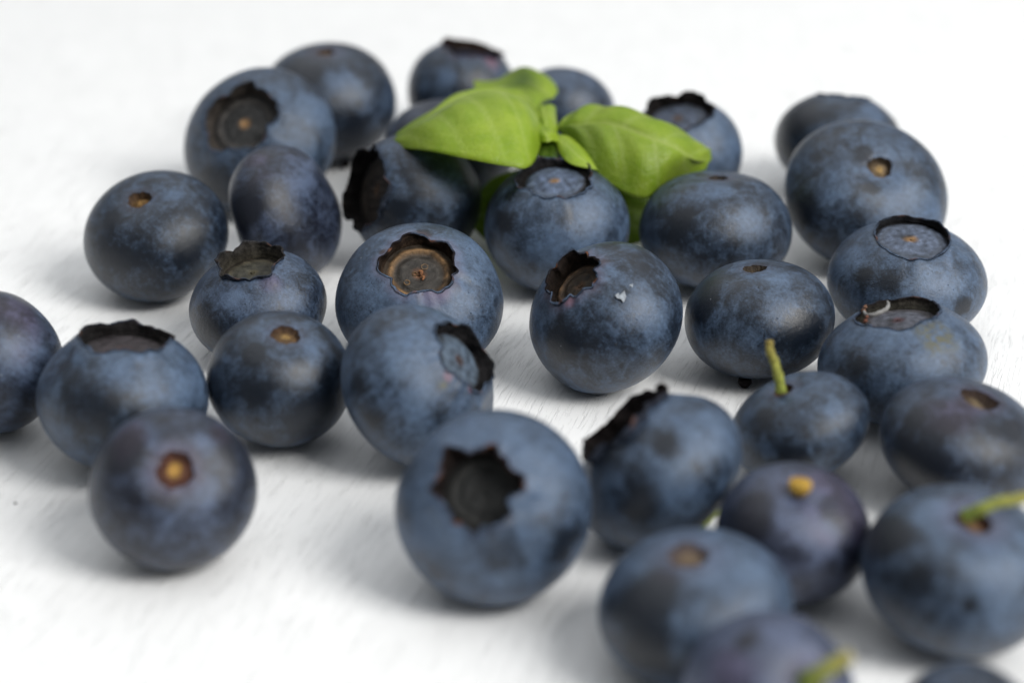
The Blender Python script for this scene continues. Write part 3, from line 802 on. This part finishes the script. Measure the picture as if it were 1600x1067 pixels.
def build_berry(idx, key):
    c, a, q, n, patches = BERRY[key]
    seed = 100 + idx * 37
    rng = np.random.RandomState(seed)
    root = bpy.data.objects.new('blueberry', None)
    COL.objects.link(root)
    root.empty_display_size = .004
    root.location = (c[0] * S, c[1] * S, 0)
    root['label'] = LABEL[key]
    root['category'] = 'blueberry'
    root['group'] = 'blueberries scattered on the white board'
    nv = Vector(n).normalized()
    rot = nv.to_track_quat('Z', 'Y').to_matrix()
    rotn = np.array(rot)

    def place(o):
        o.location = (0, 0, c[2] * S)
        o.rotation_euler = rot.to_euler()
        return o

    halo = (.35, 0, .1)
    dim = (0, .3)
    bottom = (.35, .30)
    if key in CAL:
        k = CAL[key]
        rho = k['rc'] * a * (1 + k['star'] * np.cos(k.get('nl', 5) * (PHI - k['phase'])) + k['rag'] * ragged(seed + 2)
                             + .05 * np.cos(2 * PHI + seed))
        for wx, wy, amp, wid in k.get('notch', ()):
            l = rotn.T @ np.array([wx, wy, 0.0])
            dphi = (PHI - math.atan2(l[1], l[0]) + math.pi) % (2 * math.pi) - math.pi
            rho = rho * (1 + amp * np.exp(-(dphi / wid) ** 2))
        asym = (0, 0)
        if 'asym' in k:
            l = rotn.T @ np.array([k['asym'][1], k['asym'][2], 0.0])
            asym = (k['asym'][0], math.atan2(l[1], l[0]))
        l = rotn.T @ np.array([0, -1.0, 0])
        nearang = math.atan2(l[1], l[0])
        lip, lipw = k['lip'], .17
        if key in ('O', 'Q'):
            halo = (.5, .22, .10)
        if key in ('Y',):
            halo = (.8, .05, .06)
        if key == 'E':
            halo = (.2, .25, .1)
    elif key in SCARS:
        k = SCARS[key]
        rho = k['r'] * (1 + .07 * ragged(seed + 2, ((2, .6), (3, .6), (5, .5), (9, .4), (17, .2))))
        lip, lipw, dim, halo = .10, .09, k['dim'], k['halo']
    else:
        rho = np.full(NPHI, .05)
        lip, lipw, dim = 0, .05, (.5, .35)
        if key in ('F', 'AG', 'T'):
            dim = (.2, .35)
        halo = (0, 0, .1)
    V, F, wear_shade, stain, edge, en = berry_skin(a, q, c, rotn, rho, lip, lipw, dim, bottom, seed, patches, halo)
    wear_shade[:, 2] = np.clip(wear_shade[:, 2] + TINT.get(key, .02), 0, 1)
    sk = place(mesh_obj('skin', V, F, SKIN, root, {'wear_shade': wear_shade, 'stain': stain}))
    sk['bloom'] = float(BLOOM.get(key, .45))
    sk['grain'] = float(rng.uniform(.72, 1.5))
    sk['tint_seed'] = float(idx) * 1.37
    if key in CAL:
        V, F, T, zf, rf = crown_mesh(edge, en, k['H'], k['flare'], k['depth'], seed + 11, k['tip'], k.get('base', (.028, .036, .055)), k['phase'], k['wall'],
                                     lobe=k.get('lobe', .7), thin=k.get('thin', .88), asym=asym, near=np.clip(np.cos(PHI - nearang), 0, 1) ** .7, brn=k.get('brn', .5), tipmix=k.get('mixb', .55 if k['H'] < .4 else .12), th=.20 if k['H'] < .4 else .14)
        place(mesh_obj('calyx_crown', V, F, CROWN, root, {'tone': T}))
        V, F, T = disc_mesh(rf, zf, seed + 13, k['cols'], k.get('dome', .05), k.get('ring', .05), rough=.09)
        dsc = place(mesh_obj('calyx_floor', V, F, DISC, root, {'tone': T}))
        rs = .26 if key not in ('O', 'Q') else .4
        V, F, T = nub_mesh(rs, zf + k.get('dome', .05) - .12, .22, seed + 17, k['cols'][0], tuple(x * .5 for x in k['cols'][0]))
        place(mesh_obj('style_scar', V, F, SCAR, root, {'tone': T}))
        if key == 'O':
            for (px, py, rr, cl) in ((-.35, -.30, .30, (.17, .10, .045)), (-.12, -.02, .24, (.12, .07, .03)), (.16, .22, .34, (.14, .09, .05))):
                pts = [(px * rf + rr * math.cos(t), py * rf + rr * math.sin(t), zf + .12) for t in np.linspace(0, 6.0, 20)]
                V, F = tube(pts, [.075] * 20, 8, .3, 3)
                place(mesh_obj('pore_ring', V, F, SCAR, root, {'tone': tone(len(V), cl)}))
            pts = crv([(.00, .15, .25), (.35, .05, .42), (.22, -.35, .40), (.42, -.75, .42), (.30, -1.15, .5)], 18)
            V, F = tube([(p[0], p[1], zf + p[2]) for p in pts], [.13 + .06 * math.sin(i * 1.1) for i in range(18)], 8, .6, 5)
            place(mesh_obj('dried_style', V, F, SCAR, root, {'tone': tone(len(V), (.26, .11, .045))}))
    elif key in SCARS:
        V, F, T = scar_mesh(edge, k['r'], k['r'] * k.get('dep', .62), seed + 11, k['cols'])
        place(mesh_obj('stem_scar', V, F, SCAR, root, {'tone': T}))
    # stalks still attached
    if key in STEMS:
        off = np.array([c[0], c[1], 0])
        ctl = [np.array(p) - off for p in STEMS[key]]
        if key == 'AC':
            pts = crv(ctl, 9)
            rad = [.75, .85, .95, 1.0, .98, .92, .80, .60, .30]
            base, tipc = (.42, .24, .035), (.58, .36, .05)
        else:
            pts = crv(ctl, 22)
            r0 = {'AA': .46, 'AD': .48, 'AF': .62}[key]
            rad = [r0 * (1.12 - .25 * i / 21 + .10 * math.sin(i * 1.3) * (i % 3 == 0)) for i in range(22)]
            rad[0] *= 1.25
            rad[-1] *= .85
            base, tipc = (.22, .30, .045), (.30, .24, .05)
            if key == 'AA':
                base, tipc = (.27, .32, .05), (.26, .19, .045)
        V, F = tube(pts, rad, 14, .22, seed)
        m = len(pts)
        T = np.array([np.array(base) * (1 - (i // 14) / m) + np.array(tipc) * ((i // 14) / m) for i in range(len(V))])
        mesh_obj('stalk', V, F, STALK, root, {'tone': T})
    # dried crown underneath, seen peeping out below two berries
    if key in ('A', 'R'):
        e = {'A': Vector((2.4, -4.6, .75)), 'R': Vector((-1.7, -3.8, .5))}[key]
        k2 = 40
        V, F = [], []
        pr = np.random.RandomState(seed)
        for ringi, (rr, zz) in enumerate(((.65, .7), (.75, .15), (.3, -.5))):
            for j in range(k2):
                an = 2 * math.pi * j / k2
                zq = zz + (.14 * math.sin(5 * an) + .1 * math.sin(11 * an + 1)) * (ringi == 2)
                V.append((e.x + rr * math.cos(an), e.y + rr * .8 * math.sin(an), max(.03, e.z + zq)))
        F = grid_faces(3, k2, True)
        F.append(tuple(range(k2)))
        F.append(tuple(2 * k2 + j for j in range(k2 - 1, -1, -1)))
        mesh_obj('calyx_crown', V, F, CROWN, root, {'tone': tone(len(V), (.012, .010, .010))})
    # bits of torn peel
    base = Vector((c[0], c[1], 0))
    if key == 'Q':
        cen = Vector(c)
        for grow, pts in ((1.0, FLAKE), (.34, None)):
            if pts is None:
                sh = Vector((1.05, .35, 1.05))
                m0 = sum((Vector(p) for p in FLAKE), Vector()) / len(FLAKE)
                pts = [m0 + sh + (Vector(p) - m0) * grow for p in FLAKE]
                pts = [cen + (Vector(p) - cen).normalized() * ((m0 + sh) - cen).length for p in pts]
            k3 = len(pts)
            V = []
            for lift in (-.03, .10):
                for j, p in enumerate(pts):
                    d = (Vector(p) - cen).normalized()
                    V.append(Vector(p) + d * (lift + .10 * (j % 3 == 0) * (lift > 0)) - base)
            F = [tuple(range(k3 - 1, -1, -1)), tuple(range(k3, 2 * k3))] + [(j, (j + 1) % k3, k3 + (j + 1) % k3, k3 + j) for j in range(k3)]
            mesh_obj('peel_flake', V, F, PALE, root, {'tone': tone(len(V), (.32, .35, .39))}, smooth=False)
    if key == 'S':
        pts = crv([np.array(p) - np.array(base) + np.array([0, 0, .25]) for p in CURL], 24)
        V, F = tube(pts, [.10 + .13 * math.sin(math.pi * i / 23) for i in range(24)], 8, .4, 2)
        mesh_obj('peel_curl', V, F, PALE, root, {'tone': tone(len(V), (.24, .235, .23))})
        for (u, vv, cl) in ((0.1, 1.3, (.20, .10, .06)), (-.1, -1.1, (.17, .065, .04))):
            p = np.array(CURL[1]) - np.array(base) + np.array([u, vv, .1])
            V, F = tube([p + np.array([-.2, 0, -.3]), p, p + np.array([.1, .1, .3]), p + np.array([.15, .1, .5])], [.16, .25, .2, .06], 8, .5, 4)
            mesh_obj('torn_bit', V, F, SCAR, root, {'tone': tone(len(V), cl)})
    return root


for i, key in enumerate(BERRY):
    build_berry(i, key)


# ------------------------------------------------------------------ basil sprig
def leaf_mesh(st, nu=72, nv=41, puff=.5, seed=0, dark=0.0, th=.10, vein=True, wav=.12, fold=.18, dk=None):
    Lc = crv([s[0] for s in st], nu)
    Mc = crv([s[1] for s in st], nu)
    Rc = crv([s[2] for s in st], nu)
    top, tone_ = [], []
    w = Wob(seed, .7)
    for i in range(nu):
        u = i / (nu - 1)
        for j in range(nv):
            v = j / (nv - 1) * 2 - 1
            A = Lc[i] if v < 0 else Rc[i]
            k = abs(v)
            # quadratic with a bulge between midrib and margin
            p = Mc[i] * (1 - k) + A * k
            e = A - Mc[i]
            wd = np.linalg.norm(e)
            bul = puff * .22 * wd * math.sin(math.pi * k) if wd > 1e-6 else 0
            p = p + np.array([0, -.45, .9]) * bul
            # side veins sweep forward from the midrib
            ph = (u * 5.2 - k * 1.15 + (.25 if v > 0 else 0))
            d = abs(ph - round(ph))
            vn = math.exp(-(d / .05) ** 2) * (1 - k) ** .35 * (u < .93)
            mid = math.exp(-(k / .04) ** 2)
            quilt = (math.cos(2 * math.pi * ph) * -.5 + .5) * math.sin(math.pi * min(1, k * 1.05))
            if vein:
                p = p + np.array([0, -.3, .95]) * (fold * quilt - fold * 1.3 * mid) * min(1, wd / 3)
            p = p + np.array([0, -.3, .95]) * (wav * w(p) * min(1, wd / 2))
            top.append(p)
            tone_.append((min(1, .75 * vn + 1.0 * mid) if vein else .9 * mid, min(1, dark + (dk(u, v) if dk else 0)), 0))
    top = np.array(top).reshape(nu, nv, 3)
    du = np.gradient(top, axis=0)
    dv = np.gradient(top, axis=1)
    nn = np.cross(dv, du)
    ln = np.linalg.norm(nn, axis=-1)
    ln[ln < 1e-9] = 1
    nn /= ln[..., None]
    if nn[nu // 2, nv // 2, 2] < 0:
        nn = -nn
    low = top - nn * th
    V = np.concatenate([top.reshape(-1, 3), low.reshape(-1, 3)])
    N = nu * nv
    F = grid_faces(nu, nv, False, 0) + grid_faces(nu, nv, False, N, flip=True)
    for i in range(nu - 1):
        for j, fl in ((0, False), (nv - 1, True)):
            a, b = i * nv + j, (i + 1) * nv + j
            F.append((a, b, b + N, a + N) if fl else (b, a, a + N, b + N))
    for j in range(nv - 1):
        for i, fl in ((0, True), (nu - 1, False)):
            a, b = i * nv + j, i * nv + j + 1
            F.append((a, b, b + N, a + N) if fl else (b, a, a + N, b + N))
    return V, F, np.array(tone_ + tone_)


sprig = bpy.data.objects.new('basil_sprig', None)
COL.objects.link(sprig)
sprig.empty_display_size = .004
SB = np.array([4.2, 24.0, 15.0])
sprig.location = tuple(SB * S)
sprig['label'] = 'bright green basil sprig lying across the top of the back berries'
sprig['category'] = 'basil sprig'
LOPT = {
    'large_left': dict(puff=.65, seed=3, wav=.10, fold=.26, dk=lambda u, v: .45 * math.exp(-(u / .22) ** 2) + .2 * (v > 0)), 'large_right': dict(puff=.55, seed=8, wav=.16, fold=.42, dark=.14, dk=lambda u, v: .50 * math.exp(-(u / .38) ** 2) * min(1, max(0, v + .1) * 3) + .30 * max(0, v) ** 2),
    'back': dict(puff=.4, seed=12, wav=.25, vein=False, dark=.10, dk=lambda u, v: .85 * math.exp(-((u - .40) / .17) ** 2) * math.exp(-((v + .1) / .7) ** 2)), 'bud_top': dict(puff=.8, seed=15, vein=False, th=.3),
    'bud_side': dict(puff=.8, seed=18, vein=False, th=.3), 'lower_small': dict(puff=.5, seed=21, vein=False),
    'lower_folded': dict(puff=.3, seed=24, vein=False, dark=.95), 'under': dict(puff=.3, seed=30, dark=.75),  # both leaves coloured dark to stand for the shade under the sprig
}
LLAB = {'large_left': 'large domed leaf reaching left', 'large_right': 'large creased leaf reaching right', 'back': 'small lobed leaf standing at the back',
        'lower_folded': 'dark folded leaf base in the shade'}
LEAVES['under'] = [((-6, 29.0, 3.0),) * 3, ((-2, 30.5, 7.6), (-2, 28.4, 4.2), (-2, 25.6, .7)), ((6, 31.5, 9.0), (6, 28.8, 5.0), (6, 25.6, .7)),
                   ((13, 30.5, 9.6), (13, 28, 5.0), (13.2, 25.0, .7)), ((17.5, 29.0, 5.0), (18, 28.0, 3.4), (18, 26.5, 1.6)), ((19.5, 28.0, 3.0),) * 3]
for nm, st in LEAVES.items():
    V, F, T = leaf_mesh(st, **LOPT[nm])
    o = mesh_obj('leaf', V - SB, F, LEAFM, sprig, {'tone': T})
    if nm in LLAB:
        o['label'] = LLAB[nm]
pts = crv([(4.0, 26.5, 15.9), (4.4, 23.2, 15.2), (4.6, 25.8, 12.6), (5.0, 27.6, 8.5), (6.5, 28.8, 3.2)], 26)
V, F = tube(pts - SB, [.75 - .01 * i for i in range(26)], 12, .25, 4)
mesh_obj('stem', V, F, STALK, sprig, {'tone': tone(len(V), (.13, .20, .025))})

# ------------------------------------------------------------------ small loose things
base = Vector((TWIG[0][0], TWIG[0][1], 0))
V, F = tube(crv([np.array(p) - np.array(base) for p in TWIG], 14), [.75 - .02 * i for i in range(14)], 12, .25, 9)
tw = mesh_obj('stalk_fragment', V, F, STALK, None, {'tone': tone(len(V), (.30, .36, .045))})
tw.location = base * S
tw['label'] = 'short loose green stalk on the board between two berries at lower right'
tw['category'] = 'stalk'

cr = []
for t in range(24):
    z = 1 - 2 * (t + .5) / 24
    an = t * 2.39996
    r = math.sqrt(1 - z * z)
    k = .13 * (1 + .35 * mnoise.noise(Vector((r * math.cos(an), r * math.sin(an), z)) * 2.3))
    cr.append(Vector((k * 1.3 * r * math.cos(an), k * r * math.sin(an), .09 + k * .7 * z)))
import bmesh
bm = bmesh.new()
for p in cr:
    bm.verts.new(p)
bmesh.ops.convex_hull(bm, input=bm.verts)
bm.verts.ensure_lookup_table()
bm.verts.index_update()
cv = [tuple(q.co) for q in bm.verts]
cf = [tuple(q.index for q in f.verts) for f in bm.faces]
bm.free()
co = mesh_obj('crumb', cv, cf, SCAR, None, {'tone': tone(len(cv), (.04, .03, .025))})
co.location = (CRUMBS[0][0] * S, CRUMBS[0][1] * S, 0)
co['label'] = 'tiny dark crumb on the bare white board at the left edge'
co['category'] = 'crumb'
